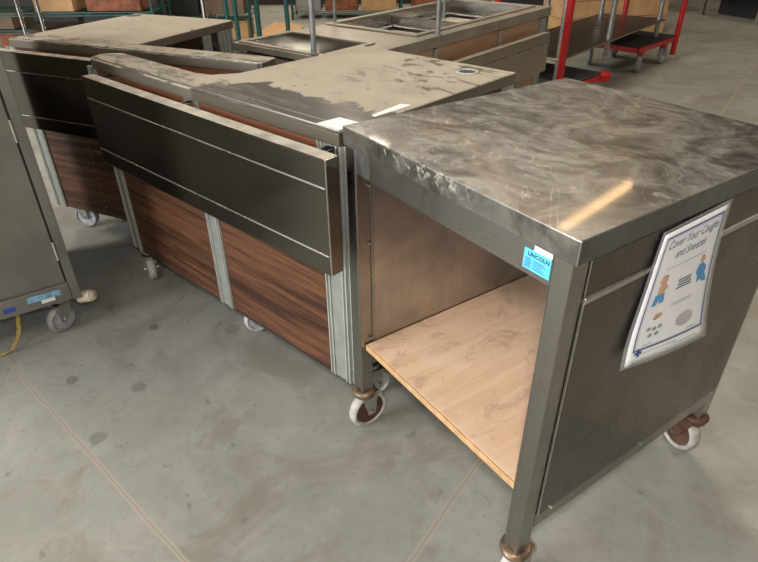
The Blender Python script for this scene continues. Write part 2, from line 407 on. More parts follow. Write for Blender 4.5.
# ---- poster taped to the side
CT = [Vector(c) for c in POSTER_CORNERS] if 'POSTER_CORNERS' in globals() else None
TL, TR, BR, BL = Vector((.003, .2174, .8443)), Vector((.003, .4062, .8510)), Vector((.030, .4217, .5677)), Vector((.016, .1810, .5905))
def PS(s, t, h=0.):
    """s 0..1 across, t 0..1 down"""
    a = TL.lerp(TR, s); b = BL.lerp(BR, s); p = a.lerp(b, t)
    p.x = .003 + (b.x - .003) * (max(t, 0) ** 2.2) + .004 * math.sin(math.pi * s) * t + .0025 * math.sin(t * 6.) * (1 - s) * t
    p.x += h; return p
PO = thing('taped_poster', 'white cough and sneeze notice with blue border taped to the side of the nearest cart', 'poster', (0, 0, 0))
def sheet(s0, s1, t0, t1, h, nx=14, ny=20, name='x', mat='white', parent=PO, lab=None, solid=None):
    m = MB(); g = [[m.bm.verts.new(PS(s0 + (s1 - s0) * i / nx, t0 + (t1 - t0) * j / ny, h)) for i in range(nx + 1)] for j in range(ny + 1)]
    for j in range(ny):
        for i in range(nx): m.bm.faces.new((g[j][i], g[j + 1][i], g[j + 1][i + 1], g[j][i + 1]))
    o = m.build(name, mat, parent, smooth=True, label=lab)
    if solid:
        q = o.modifiers.new('solid', 'SOLIDIFY'); q.thickness = solid; q.offset = -1
    return o
lt = NT('clear_laminate'); M['lam_clear'] = lt.set(Base_Color=(.9, .9, .9), Roughness=.2, Alpha=.16)
pp = sheet(0, 1, 0, 1, .0008, name='paper_sheet', mat='white', solid=.0004)
sheet(-.045, 1.045, -.03, 1.02, .0002, name='laminate_film', mat='lam_clear', solid=.0001)
def bord(s0, s1, t0, t1, w, name, mat):
    m = MB()
    def strip(a0, a1, b0, b1, n):
        for k in range(n):
            f0, f1 = k / n, (k + 1) / n
            if a1 - a0 > b1 - b0: q = [(a0 + (a1 - a0) * f0, b0), (a0 + (a1 - a0) * f1, b0), (a0 + (a1 - a0) * f1, b1), (a0 + (a1 - a0) * f0, b1)]
            else: q = [(a0, b0 + (b1 - b0) * f0), (a1, b0 + (b1 - b0) * f0), (a1, b0 + (b1 - b0) * f1), (a0, b0 + (b1 - b0) * f1)]
            m.quad([PS(x, y, .0018) for x, y in q])
    strip(s0, s1, t0, t0 + w * .8, 12); strip(s0, s1, t1 - w * .8, t1, 12); strip(s0, s0 + w, t0, t1, 16); strip(s1 - w, s1, t0, t1, 16)
    m.build(name, mat, pp)
bord(.055, .945, .035, .90, .014, 'printed_border', 'inkblue')
bord(.080, .920, .052, .885, .005, 'inner_border', 'inkgrey')
def ptext(txt, size, s, t, shear, off, mat, name, align='CENTER', sx=1.):
    me = text_mesh(txt, size, shear, off, align)
    for v in me.vertices: v.co = PS(s + v.co.x * sx / .2, t - v.co.y / .27, .0019)
    o = bpy.data.objects.new(name, me); COL.objects.link(o); me.materials.clear(); me.materials.append(M[mat]); o.parent = pp
ptext('Cover Your Coughs', .0235, .50, .135, .3, .0001, 'titleink', 'title', sx=.80)
ptext('and Sneezes', .0235, .50, .225, .3, .0001, 'titleink', 'title', sx=.80)
def blob(pts, mat, name):
    m = MB(); m.bm.faces.new([m.bm.verts.new(PS(x, y, .0019)) for x, y in pts]); m.build(name, mat, pp)
def ell(cx, cy, rx, ry, n=18): return [(cx + rx * math.cos(6.2832 * k / n), cy + ry * math.sin(6.2832 * k / n)) for k in range(n)]
# person left: head, arm, blue trousers / person right
blob(ell(.215, .375, .055, .030), 'skin', 'figure_head'); blob([(.17, .355), (.19, .335), (.25, .335), (.27, .36), (.22, .352)], 'hairbrown', 'figure_hair')
blob([(.17, .41), (.25, .395), (.30, .44), (.25, .475), (.17, .475)], 'skin', 'figure_body'); blob([(.15, .475), (.27, .475), (.29, .55), (.23, .555), (.21, .52), (.19, .56), (.13, .555)], 'cartblue', 'figure_legs')
blob(ell(.775, .345, .04, .027), 'skin', 'figure_head'); blob([(.74, .33), (.77, .31), (.81, .33), (.80, .345), (.77, .335)], 'hairbrown', 'figure_hair')
blob([(.73, .38), (.80, .375), (.86, .42), (.85, .47), (.74, .47), (.70, .43)], 'cartblue', 'figure_body'); blob([(.74, .47), (.86, .47), (.90, .53), (.84, .53), (.79, .50), (.74, .52)], 'cartblue', 'figure_legs')
blob(ell(.27, .655, .055, .022), 'skin', 'tissue_drawing'); blob(ell(.24, .665, .03, .018), 'hairbrown', 'tissue_drawing')
for (cx, cy) in ((.19, .745), (.26, .755), (.33, .75), (.22, .80), (.30, .80)): blob(ell(cx, cy, .028, .016), 'inkgrey', 'hand_drawing')
m = MB()
def pl(s0, s1, t, h=.006): m.quad([PS(s0, t, .0019), PS(s1, t, .0019), PS(s1, t + h, .0019), PS(s0, t + h, .0019)])
for t_ in (.425, .445, .465, .485): pl(.43 + random.random() * .04, .63 + random.random() * .04, t_, .009)
m.build('small_print', 'ink', pp)
m = MB()
for s0, s1, t_ in ((.2, .5, .29), (.5, .8, .29), (.42, .72, .60), (.42, .70, .615), (.15, .85, .865), (.12, .6, .93), (.55, .88, .945)): pl(s0, s1, t_, .005)
m.build('rule_lines', 'inkgrey', pp)
m = MB(); m.bm.faces.new([m.bm.verts.new(PS(x, y, .0019)) for x, y in ell(.66, .77, .12, .055, 24)])
mg = plain('pale_grey_print', (.55, .54, .52), .5); m.build('cloud_drawing', mg, pp)
m = MB()
m.quad([PS(.08, .905, .002), PS(.16, .905, .002), PS(.16, .925, .002), PS(.08, .925, .002)]); m.quad([PS(.105, .885, .0021), PS(.135, .885, .0021), PS(.135, .945, .0021), PS(.105, .945, .0021)])
m.build('cross_emblem', 'inkblue', pp)

# ------------------------------------------------------------------ cashier counters (two, mirror images)
def ridge_post(parent, x0, x1, y, z0, z1, name='corner_trim', side=None):
    """aluminium extrusion with vertical ribs, facing -y"""
    n = MB().box(x0, x1, y, y + .008, z0, z1)
    w = x1 - x0; o = n.build(name, 'alu', parent, .0008)
    for fx in (.05, .20, .80, .95): MB().box(x0 + w * fx - .0022, x0 + w * fx + .0022, y - .004, y, z0, z1).build('rib', 'rib', o, .0006)
    return o
def side_post(parent, x, y0, y1, z0, z1, sgn=1):
    o = MB().box(x - .008, x, y0, y1, z0, z1).build('corner_trim', 'alu', parent, .0008); w = y1 - y0
    for fy in (.08, .36, .64, .92):
        c = y0 + w * fy; MB().box(x, x + .004, c - .0025, c + .0025, z0, z1).build('rib', 'rib', o, .0006)
    return o

def slide(parent, x0, x1, y0, y1, z1, z0, mat='steel_slide', ridges=(.0, )):
    o = MB().box(x0, x1, y0, y1, z0, z1).build('tray_slide', mat, parent, .0025)
    top = MB().box(x0 + .002, x1 - .002, y0 + .002, y1 - .002, z1, z1 + .0008).build('top_edge', 'dust', o, label='dusty top edge of the folded tray slide')
    for z in ridges: MB().cyl((x0 + .004, y0 + .001, z), (x1 - .004, y0 + .001, z), .0028, 10).build('pressed_ridge', 'steel', o)
    MB().box(x1 - .0012, x1 + .0008, y0 - .0008, y0 + .0015, z0 + .003, z1 - .002).build('end_edge', 'edge', o)
    return o
def bracket(parent, x, y0, y1, z):
    m = MB()
    for dx in (-.012, .012): m.box(x + dx - .003, x + dx + .003, y0, y1, z - .05, z)
    m.box(x - .012, x + .012, y1 - .004, y1, z - .05, z)
    return m.build('slide_bracket', 'chrome', parent, .0008)

# counter B ----------------------------------------------------------
B = thing('serving_counter', 'dusty stainless topped cashier counter with walnut panels, directly left of the open cart', 'counter', (-.655, -.004, 0), R(13.4))
HB, UB, z0 = .88, .847, .135
tip = [(-1.185, 0), (-1.215, .018), (-1.228, .05), (-1.222, .085), (-1.19, .118)]
pts = [(0, 0)] + tip + [(-.74, .118), (-.68, .135), (-.634, .20), (-.634, .746), (0, .746)]
tb = MB().prism(pts, UB, HB).build('countertop', 'topB', B, .004, seg=3)
MB().tube([(-1.18, .012, HB + .0005), (-.01, .012, HB + .0005)], .0022, 8).build('rolled_edge', 'edge', tb)
MB().tube([(-.60, .045, HB + .0003), (-.01, .045, HB + .0003)], .0012, 8).build('rolled_edge', 'steel', tb)
MB().ring((-.114, .655, HB + .001), (0, 0, 1), .0305, .006, 36, 10, .4).build('cable_ring', 'rib', tb, smooth=True, label='round chrome ring with dark blue insert near the back corner')
MB().cyl((-.114, .655, HB - .001), (-.114, .655, HB + .0008), .029, 32).build('ring_insert', 'drain', tb)
YP = .012
def lam(x0, x1, y0, y1, za, zb, parent, mat='lam'): return MB().box(x0, x1, y0, y1, za, zb).build('laminate_panel', mat, parent, .001)
lam(-1.188, -.642, YP + .003, YP + .013, z0 + .004, UB - .001, B); lam(-.574, -.085, YP + .003, YP + .013, z0 + .004, UB - .001, B)
MB().box(-1.188, -.642, YP, YP + .004, .775, UB - .003).build('lit_strip', 'lit_laminate', B, label='red brown laminate under the counter edge, painted brighter as if lit')  # top band of the laminate, light from above put into its colour
MB().box(-.574, -.085, YP, YP + .004, .775, UB - .003).build('lit_strip', 'lit_laminate', B, label='red brown laminate under the counter edge, painted brighter as if lit')
for a, b_ in ((-1.25, -1.188), (-.644, -.572), (-.087, -.004)): ridge_post(B, a, b_, YP, z0, UB)
MB().box(-1.245, -.004, YP + .001, YP + .010, z0 - .004, z0 + .003).build('kick_edge', 'dark', B)
m = MB().box(-1.24, -.634, YP + .014, .105, z0, UB - .002).box(-.634, -.012, YP + .014, .73, z0, UB - .002)
m.build('cabinet_body', 'dark', B, .001)
MB().box(-.012, -.006, .07, .68, z0 + .004, UB - .002).build('laminate_panel', 'lam', B, .001)
side_post(B, -.002, .014, .07, z0, UB - .001); side_post(B, -.002, .68, .738, z0, UB - .001)
MB().box(-.64, -.634, .16, .72, z0 + .01, UB - .002).build('laminate_panel', 'lam', B, .001)
s = slide(B, -1.12, .028, -.070, -.030, .845, .552, ridges=(.777, .604))
for x in (-1.07, -.60, -.03): bracket(B, x, -.030, YP, .842)
for (x, y, a) in ((-1.20, .055, R(-23)), (-.575, .10, R(62)), (-.035, .14, R(70)), (-.60, .66, R(80)), (-.06, .68, R(80))):
    caster(B, x, y - .02, z0, a, .05, .02, 'tyre', 'hub', 'zinc')

# counter C ----------------------------------------------------------
Cc = thing('serving_counter', 'dusty stainless topped cashier counter farthest left, behind the tall grey cabinet', 'counter', (-2.392, -.4585, 0), R(31.5))
pts = [(0, 0), (1.155, 0), (1.165, .012), (1.165, .092), (1.155, .10), (.62, .10), (.565, .10), (.56, .11), (.56, .69), (0, .69)]
tcp = MB().prism(pts, UB, HB).build('countertop', 'topC', Cc, .003, seg=3)
MB().cyl((.04, .63, HB - .001), (.04, .63, HB + .0008), .034, 28).build('cable_ring', 'drain', tcp)
MB().tube([(.01, .006, HB), (1.15, .006, HB)], .0022, 8).build('rolled_edge', 'steel', tcp)
MB().tube([(1.1655, .006, UB + .001), (1.1655, .006, HB - .002), (1.1655, .09, HB - .001)], .0015, 8).build('end_edge', 'rib', tcp)
z0c = .157
lam(.015, .56, YP + .003, YP + .013, z0c, UB - .001, Cc); lam(.562, 1.11, YP + .003, YP + .013, z0c, UB - .001, Cc)
MB().box(.02, 1.11, YP, YP + .004, .79, UB - .003).build('lit_strip', 'lit_laminate', Cc, label='red brown laminate under the counter edge, painted brighter as if lit')  # same painted lit band on this counter
for k in range(9): MB().cyl((.262, YP + .004, .20 + k * .034), (.262, YP + .001, .20 + k * .034), .0028, 8).build('rivet', 'wood_bit', Cc)
ridge_post(Cc, -.045, .016, YP, z0c, UB); ridge_post(Cc, 1.11, 1.155, YP, z0c, UB)
MB().box(-.03, .55, YP + .014, .68, z0c, UB - .002).box(.55, 1.15, YP + .014, .09, z0c, UB - .002).build('cabinet_body', 'dark', Cc, .001)
MB().box(.551, .556, .11, .47, z0c + .01, UB - .002).build('inner_side_panel', 'steel_side', Cc, .001)
side_post(Cc, .560, .47, .52, z0c, UB - .001); side_post(Cc, .560, .575, .675, z0c, UB - .001)
k = MB().cyl((.556, .545, .79), (.572, .545, .79), .013, 16).build('latch_knob', 'black', Cc)
slide(Cc, -.02, .50, -.070, -.030, .848, .552, ridges=(.777, .604))
for x in (.07, .45): bracket(Cc, x, -.030, YP, .842)
for (x, y, a) in ((-.02, .125, R(20)), (.50, .12, R(100)), (1.08, .06, R(60)), (.02, .62, R(80)), (.5, .62, R(80))):
    caster(Cc, x - .02 * math.cos(a), y - .02 * math.sin(a), z0c, a, .056, .02, 'tyregrey', 'hub', 'zinc')

# papers on counter B
def paper(pts, label):
    o = MB().prism(pts, 0, .0012).build('paper_sheet', 'white'); o.location = (-.655, -.004, HB + .0004); o.rotation_euler = (0, 0, R(13.4))
    return tag(o, label, 'paper')
paper([(-.088, .015), (-.012, .010), (-.016, .085), (-.080, .082)], 'white paper lying at the right front corner of the dusty counter')
paper([(-.020, .14), (-.016, .272), (-.044, .262), (-.034, .145)], 'narrow strip of white paper beside the open cart top, farther from the counter front edge')

# ------------------------------------------------------------------ counter D with wells
Dd = thing('hot_food_counter', 'long stainless food counter with open wells and sneeze guard posts behind the cashier counters', 'counter', (-2.0, .300, 0), R(16.5))
HD, DW, DL = .84, .60, 1.70
fr = MB()
W1 = (.045, .475, .035, .295); W2 = (.04, .51, .565, 1.60)
def rect_frame(m, X0_, X1_, Y0_, Y1_, wells, z0_, z1_):
    xs = sorted({X0_, X1_} | {w[0] for w in wells} | {w[1] for w in wells}); ys = sorted({Y0_, Y1_} | {w[2] for w in wells} | {w[3] for w in wells})
    for a, b in zip(xs, xs[1:]):
        for c, d in zip(ys, ys[1:]):
            if not any(w[0] - 1e-6 <= a and b <= w[1] + 1e-6 and w[2] - 1e-6 <= c and d <= w[3] + 1e-6 for w in wells): m.box(a, b, c, d, z0_, z1_)
rect_frame(fr, 0, DW, 0, DL, [W1, W2], HD - .022, HD)
bmesh.ops.remove_doubles(fr.bm, verts=fr.bm.verts, dist=1e-5)
dt = fr.build('countertop', 'topD', Dd)
MB().box(DW - .004, DW, 0, DL, HD - .044, HD - .022).build('front_lip', 'topD', dt, .001)
MB().box(.01, DW - .01, -.012, .02, HD - .048, HD - .034).build('end_ledge', 'topD', dt, .001)
def well(w, depth, name):
    x0, x1, y0, y1 = w; t = .004; m = MB(); zb = HD - depth
    m.box(x0, x1, y0, y1, zb - .004, zb)
    m.box(x0, x0 + t, y0, y1, zb, HD).box(x1 - t, x1, y0, y1, zb, HD).box(x0, x1, y0, y0 + t, zb, HD).box(x0, x1, y1 - t, y1, zb, HD)
    return m.build(name, 'well', Dd)
well(W1, .05, 'food_well'); well(W2, .16, 'food_well')
def rim(w, h, wd, mat='topD'):
    x0, x1, y0, y1 = w; m = MB()
    m.box(x0 - wd, x1 + wd, y0 - wd, y0, HD, HD + h).box(x0 - wd, x1 + wd, y1, y1 + wd, HD, HD + h).box(x0 - wd, x0, y0, y1, HD, HD + h).box(x1, x1 + wd, y0, y1, HD, HD + h)
    return m.build('well_rim', mat, Dd, .002)
rim(W1, .007, .022); rim(W2, .008, .03)
# pan frames and insulated pads lying in the long well
for (ya, yb) in ((.60, .98), (1.03, 1.50)):
    m = MB(); zz = HD - .055
    m.tube([(.07, ya, zz), (.50, ya, zz), (.50, yb, zz), (.07, yb, zz), (.07, ya, zz)], .009, 10); m.build('pan_frame', 'chrome', Dd, smooth=True)
    MB().box(.09, .48, ya + .02, yb - .02, HD - .12, HD - .07).build('pan', 'dust', Dd, .004)
MB().box(.045, .52, 1.00, 1.015, HD - .10, HD - .01).build('well_divider', 'steel', Dd)
# under body
bz = .14
MB().box(.015, DW - .018, .015, DL - .015, bz, HD - .17).build('cabinet_body', 'dark', Dd)
MB().box(.012, DW - .014, .010, .016, bz, HD - .05).box(.010, .016, .01, DL - .01, bz, HD - .05).box(.012, DW - .014, DL - .016, DL - .010, bz, HD - .05).build('laminate_panel', 'lam', Dd)
for a, b in ((.02, .585), (.615, 1.14), (1.17, 1.58)):
    MB().box(DW - .016, DW - .008, a, b, bz, HD - .045).build('front_panel', 'tanlam', Dd, .001)
for a in (.587, 1.142): side_post(Dd, DW - .004, a, a + .026, bz, HD - .051)
side_post(Dd, DW - .004, 1.58, 1.655, bz, HD - .051)
# D's slide
s0, s1, sx = .30, 1.56, DW + .075
m = MB().box(sx - .035, sx, s0, s1, .54, .735); sl = m.build('tray_slide', 'steel_brown', Dd, .003)
MB().box(sx - .034, sx - .001, s0 + .002, s1 - .002, .735, .7358).build('top_edge', 'topD', sl)
MB().cyl((sx, s0, .685), (sx, s1, .685), .003, 8).build('pressed_ridge', 'steel', sl)
for y in (.5, 1.40):
    MB().box(DW - .006, sx - .03, y, y + .02, .66, .72).build('slide_bracket', 'zinc', Dd)
# posts
for (x, y, r, lab) in ((.455, .012, .0105, None), (-.003 + .02, .60, .008, None), (.575, .640, .0105, None), (.36, 1.008, .007, None), (.17, 1.24, .007, None)):
    zb = HD + .007 if y < .1 else HD
    if (x, y) == (.17, 1.24): zb = HD - .07
    p = MB().cyl((x, y, zb), (x, y, 1.32), r, 20); p.cyl((x, y, zb), (x, y, zb + .006), r * 1.7, 20); p.build('guard_post', 'pipe', Dd, smooth=True)
MB().tube([(.455, .012, 1.32), (.575, .640, 1.32), (.017, .60, 1.32), (.455, .012, 1.32)], .008).build('guard_rail', 'pipe', Dd, smooth=True)
for x in (.08, .54):
    for y in (.1, 1.6): caster(Dd, x, y, bz, R(70), .05, .02, 'tyre', 'hub', 'zinc')

# ------------------------------------------------------------------ tall grey cabinet at the left edge
E_ = thing('holding_cabinet', 'tall dull grey sheet metal cabinet on casters at the left edge', 'cabinet', (-1.6, -.54, 0), 0)
MB().box(-.70, -.006, -.80, 0, .135, 1.45).build('cabinet_body', 'steel_grey', E_, .003)
MB().box(-.006, .004, -.760, -.036, .215, 1.38).build('door', 'steel_grey', E_, .002)
MB().box(-.006, .004, -.030, .0, .135, 1.45).build('corner_stile', 'steel_grey', E_, .002)
MB().box(-.006, .005, -.80, -.031, .140, .205).build('bottom_rail', 'steel_grey', E_, .002)
MB().box(-.008, -.0005, -.037, -.029, .21, 1.38).build('door_gap', 'black', E_)
m = MB().cyl((.006, -.034, .30), (.006, -.034, .37), .0045, 12); m.cyl((.006, -.034, .71), (.006, -.034, .78), .0045, 12); m.build('hinge', 'chrome', E_, smooth=True)
MB().box(.005, .0058, -.165, -.060, .170, .192).build('tape', 'bluetape', E_, label='strip of pale blue tape on the bottom rail')
MB().box(.005, .0057, -.125, -.082, .156, .170).build('tape', 'white', E_, label='scrap of white paper under the blue tape')
MB().box(.005, .0060, -.240, -.203, .158, .176).build('label_plate', 'navy', E_, label='small dark blue label on the bottom rail')
bp = MB().cyl((-.03, -.010, .122), (-.006, .032, .126), .023, 24); bp.cyl((-.006, .032, .126), (.0, .044, .127), .023, 24, .015)
bp.build('corner_bumper', 'bumper', E_, .004, label='cream rubber bumper at the bottom corner', smooth=True)
caster(E_, -.050, -.070, .135, R(-60), .053, .018, 'tyregrey', 'hub', 'zinc')
caster(E_, -.03, -.73, .135, R(40), .056, .02, 'tyregrey', 'rust', 'zinc'); caster(E_, -.65, -.09, .135, R(60), .056, .02, 'tyregrey', 'rust', 'zinc'); caster(E_, -.65, -.73, .135, R(60), .056, .02, 'tyregrey', 'rust', 'zinc')
# yellow strap hanging from under the cabinet
m = MB(); prev = None
sp_ = [(-1.61, -.745, .134), (-1.605, -.755, .09), (-1.60, -.772, .05), (-1.595, -.795, .018), (-1.60, -.84, .004), (-1.62, -.90, .003)]
for a, b in zip(sp_, sp_[1:]):
    a, b = Vector(a), Vector(b); w = Vector((.004, .006, 0)); m.quad([a - w, a + w, b + w, b - w])
o = m.build('webbing_strap', 'strap'); so = o.modifiers.new('s', 'SOLIDIFY'); so.thickness = .003; bmv = None
tag(o, 'yellow webbing strap trailing to the floor under the tall grey cabinet', 'strap')
# debris
o = MB().prism([(0, 0), (.045, .012), (.05, .02), (.01, .012)], 0, .004).build('wood_splinter', 'wood_bit'); o.location = (-1.99, -.405, .0005); tag(o, 'orange splinter of wood on the concrete between cabinet and counter', 'debris')

# ------------------------------------------------------------------ pipe-legged table on two dollies
e1 = Vector((-.27, .963, 0)).normalized(); e2 = Vector((-.963, -.27, 0)).normalized()
T = thing('work_table', 'long metal work table with grey pipe legs and low undershelf standing on the red dollies', 'table', (-2.43, 2.86, 0), math.atan2(e1.y, e1.x))
# local x along e1 ; local y along e2
tw, tl = .56, 2.12; lz = .244
for x in (0, .90, 2.12):
    for y in (0, tw):
        lg = MB().cyl((x, y, lz), (x, y, .92), .0205, 20).build('leg', 'pipe', T, smooth=True)
        MB().cyl((x, y, lz), (x, y, lz + .03), .023, 20).build('foot', 'pipe', lg, smooth=True)
MB().box(-.03, 2.22, -.028, tw + .03, .375, .392).build('undershelf', 'steel_brown', T, .002)
MB().box(-.05, 2.28, -.06, tw + .06, .92, .96).build('tabletop', 'steel_grey', T, .003)

def dolly(name, label, near_right, rz, handle_end, Ln=.82):
    o = thing(name, label, 'dolly', near_right, rz, 'red platform dollies')
    W, zd = .56, .240   # local x along length (0..Ln), local y 0..W away
    MB().box(.01, Ln - .01, .01, W - .01, zd - .03, zd).build('deck', 'deckblack', o, .004)
    m = MB().box(0, Ln, 0, .022, zd - .055, zd - .012).box(0, Ln, W - .022, W, zd - .055, zd - .012).box(0, .022, 0, W, zd - .055, zd - .012).box(Ln - .022, Ln, 0, W, zd - .055, zd - .012)
    for x in (.12, Ln - .20):
        m.box(x - .03, x + .03, 0, .04, zd - .09, zd - .05)
    m.build('deck_frame', 'red', o, .003)
    hx = Ln - .01 if handle_end else .03
    h = MB().tube([(hx, .0, .06 if handle_end else .12), (hx, .0, 1.0), (hx, W, 1.0), (hx, W, .12)], .025, 16)
    h.build('handle', 'red', o, smooth=True)
    if not handle_end: MB().cyl((Ln - .01, -.0, zd - .06), (Ln - .01, -.0, zd + .0), .045, 20).build('corner_bumper', 'red', o, .01)
    for x in (.12, Ln - .20):
        for y in (.03, W - .045): caster(o, x, y, zd - .055, R(20) if x < .3 else R(5), .082, .02, 'tyregrey', 'hub', 'zinc', w=.04)
    return o
dolly('platform_dolly', 'red platform dolly with black deck, farther one with its handle at the far end', (-2.79, 4.36, 0), math.atan2(.98, -.18), True)
dolly('platform_dolly', 'red platform dolly with black deck nearer the open cart, mostly hidden', (-2.243, 2.647, 0), math.atan2(.98, -.18), False, .71)

# ------------------------------------------------------------------ background goods
def carton(x, y, z, w, d, h, rz, label, mat='carton', group=None, tape=True):
    o = MB().box(0, w, 0, d, 0, h).build('carton', mat, None, .003); o.location = (x, y, z); o.rotation_euler = (0, 0, rz)
    tag(o, label, 'box', group)
    if tape:
        MB().box(0.0, w, -.0012, 0, h * .9, h * .94).build('flap_seam', 'brownpost', o)
    return o
cz = math.atan2(.96, -.28)
# stacked cartons behind the far dolly; face them to the camera: local x runs along e1-ish
names = ['lowest', 'middle', 'topmost']
for k in range(3):
    carton(-4.38, 5.20, k * .205, 1.36, .5, .2, R(69), '%s of the tan cartons stacked behind the red dollies' % names[k], 'carton', 'cartons behind the dollies')
# low bench at the top right
Bn = thing('low_bench', 'low dark bench with grey frame far back at the top right', 'bench', (-4.42, 8.12, 0), R(-11))
MB().box(0, 1.5, 0, .7, .34, .385).build('bench_top', 'steel_grey', Bn, .004)
for x in (0, .87, 1.45):
    for y in (0, .65): MB().box(x, x + .05, y, y + .05, 0, .34).build('leg', 'pipe', Bn, .002)
MB().box(.06, .86, .30, .34, .01, .34).build('under_bench_shade', 'black', Bn)  # black sheets stand in for the shade in the opening underneath
MB().box(.92, 1.44, .30, .34, .01, .34).build('under_bench_shade', 'black', Bn)
m = MB(); [m.box(.25 + .14 * k, .37 + .14 * k, .05, .3, .385, .41 + .01 * (k % 2)) for k in range(3)]
for k in range(3):
    o = MB().box(0, .12, 0, .22, 0, .03 + .01 * (k % 2)).build('white_tray', 'white', None, .004)
    th = R(-11); lx, ly = .28 + .15 * k, .06
    o.location = (-4.42 + lx * math.cos(th) - ly * math.sin(th), 8.12 + lx * math.sin(th) + ly * math.cos(th), .3855); o.rotation_euler = (0, 0, th)
    tag(o, ['white tray at the left end of the low bench', 'white tray between two others on the low bench', 'white tray nearest the right end of the low bench'][k], 'tray', 'trays on the low bench')
m.bm.free()

def wire_shelf(m, x0, x1, y0, y1, z, r=.004, step=.03):
    m.box(x0, x1, y0 - .004, y0 + .004, z - .03, z - .022).box(x0, x1, y0 - .004, y0 + .004, z - .004, z + .004)
    m.box(x0, x1, y1 - .004, y1 + .004, z - .004, z + .004); m.box(x0 - .004, x0 + .004, y0, y1, z - .004, z + .004); m.box(x1 - .004, x1 + .004, y0, y1, z - .004, z + .004)
    n = int((x1 - x0) / step)
    for k in range(n + 1):
        x = x0 + (x1 - x0) * k / n; m.box(x - r / 2, x + r / 2, y0, y1, z, z + r)
    n2 = int((x1 - x0) / .06)
    for k in range(n2):   # zigzag in the front truss
        x = x0 + (x1 - x0) * k / n2; xa = x + (x1 - x0) / n2
        for (p, q) in (((x, y0, z - .026), ((x + xa) / 2, y0, z)), (((x + xa) / 2, y0, z), (xa, y0, z - .026))): m.cyl(p, q, .003, 5)
def wire_unit(name, label, loc, rz, w, d, zs, mat, h=1.4, pr=.016):
    o = thing(name, label, 'shelving', loc, rz)
    for x in (0, w):
        for y in (0, d):
            p = MB().cyl((x, y, 0), (x, y, h), pr, 14)
            for k in range(int(h / .05)): p.ring((x, y, .03 + k * .05), (0, 0, 1), pr, .0018, 14, 4)
            p.build('post', mat, o, smooth=True)
    for z in zs:
        m = MB(); wire_shelf(m, 0, w, 0, d, z); m.build('wire_shelf', mat, o)
    return o
# direction facing the camera: local -y towards camera. camera sees along (-.82,.56)
wz = R(56)
wire_unit('chrome_wire_rack', 'chrome wire rack with silver posts behind the left cashier counter', (-4.75, -.50, 0), wz, .36, .26, (.15, .38), 'chrome', 1.3, .013)
wire_unit('green_wire_rack', 'green wire shelving rack loaded with cartons behind the left counter', (-6.70, -.60, 0), wz, 1.9, .5, (.12, .35, .50), 'green')
wire_unit('green_wire_rack', 'green wire shelving rack in the middle, left of the leaning green posts', (-6.25, 1.23, 0), wz, .9, .5, (.12, .37), 'green')
wire_unit('green_wire_rack', 'green wire shelving rack farthest right, behind the food wells', (-7.5, 3.35, 0), wz, 1.5, .5, (.10, .5), 'green')
def at(base, rz, lx, ly, z): return (base[0] + lx * math.cos(rz) - ly * math.sin(rz), base[1] + lx * math.sin(rz) + ly * math.cos(rz), z)
g1 = (-6.70, -.60); g2 = (-6.25, 1.23); g3 = (-7.5, 3.35)
carton(*at(g1, wz, .80, .04, .506), .36, .4, .28, wz, 'pale tan carton on the top shelf of the left green rack')
carton(*at(g1, wz, 1.28, .05, .506), .5, .4, .3, wz, 'red brown carton on the top shelf of the left green rack', 'cartondark', None, False)
carton(*at(g1, wz, 1.22, .06, .356), .6, .42, .12, wz, 'flat black box under the red brown carton on the left green rack', 'black', None, False)
carton(*at(g1, wz, .05, .05, .356), .5, .40, .12, wz, 'dark brown carton at the left end of the left green rack', 'brownpost', None, False)
carton(*at(g1, wz, 1.0, .05, .126), .8, .42, .2, wz, 'black box on the bottom shelf of the left green rack', 'black', None, False)
carton(*at(g1, wz, .1, .05, .126), .8, .42, .2, wz, 'red brown carton on the bottom shelf of the left green rack', 'cartondark', None, False)
carton(*at(g2, wz, .03, .05, .376), .34, .4, .3, wz, 'black box on the upper shelf of the middle green rack', 'black', None, False)
carton(*at(g2, wz, .42, .05, .376), .42, .4, .3, wz, 'dark brown carton on the upper shelf of the middle green rack', 'brownpost', None, False)
carton(*at(g2, wz, .05, .06, .126), .36, .4, .2, wz, 'left tan carton on the lower shelf of the middle green rack')
carton(*at(g2, wz, .47, .08, .126), .38, .36, .18, wz, 'right tan carton on the lower shelf of the middle green rack')
carton(*at(g3, wz, .05, .05, .106), .34, .4, .24, wz, 'pale grey box at the left end of the right green rack', 'pipe', None, False)
carton(*at(g3, wz, .45, .04, .106), .45, .42, .24, wz, 'red brown carton in the middle of the right green rack', 'cartondark', None, False)
carton(*at(g3, wz, .95, .04, .106), .48, .42, .30, wz, 'tan carton at the right end of the right green rack', 'carton', None, False)
# more dark stock farther right
carton(-6.75, 4.9, 0, .9, .5, .26, R(60), 'red brown carton on the floor behind the food counter', 'cartondark', None, False)
carton(-6.15, 5.95, 0, 1.2, .6, .55, R(66), 'big black crate on the floor behind the food counter', 'black', None, False)
carton(-5.5, 7.2, 0, 1.1, .6, .45, R(62), 'black crate left of the low bench', 'black', None, False)
carton(-8.9, -.9, 0, 1.9, .6, .9, wz, 'long dark filler crate behind the left green rack', 'dark', None, False)  # dark crates from here on are added to cover bright floor behind
carton(-7.75, .85, 0, 1.3, .6, .7, wz, 'dark filler crate behind the middle green rack', 'dark', None, False)
carton(-9.3, 3.4, 0, 2.2, .6, .8, wz, 'dark filler crate behind the right green rack', 'dark', None, False)
carton(-8.0, 5.3, 0, 2.6, .6, .9, R(60), 'longest dark filler crate far behind the food counter', 'dark', None, False)
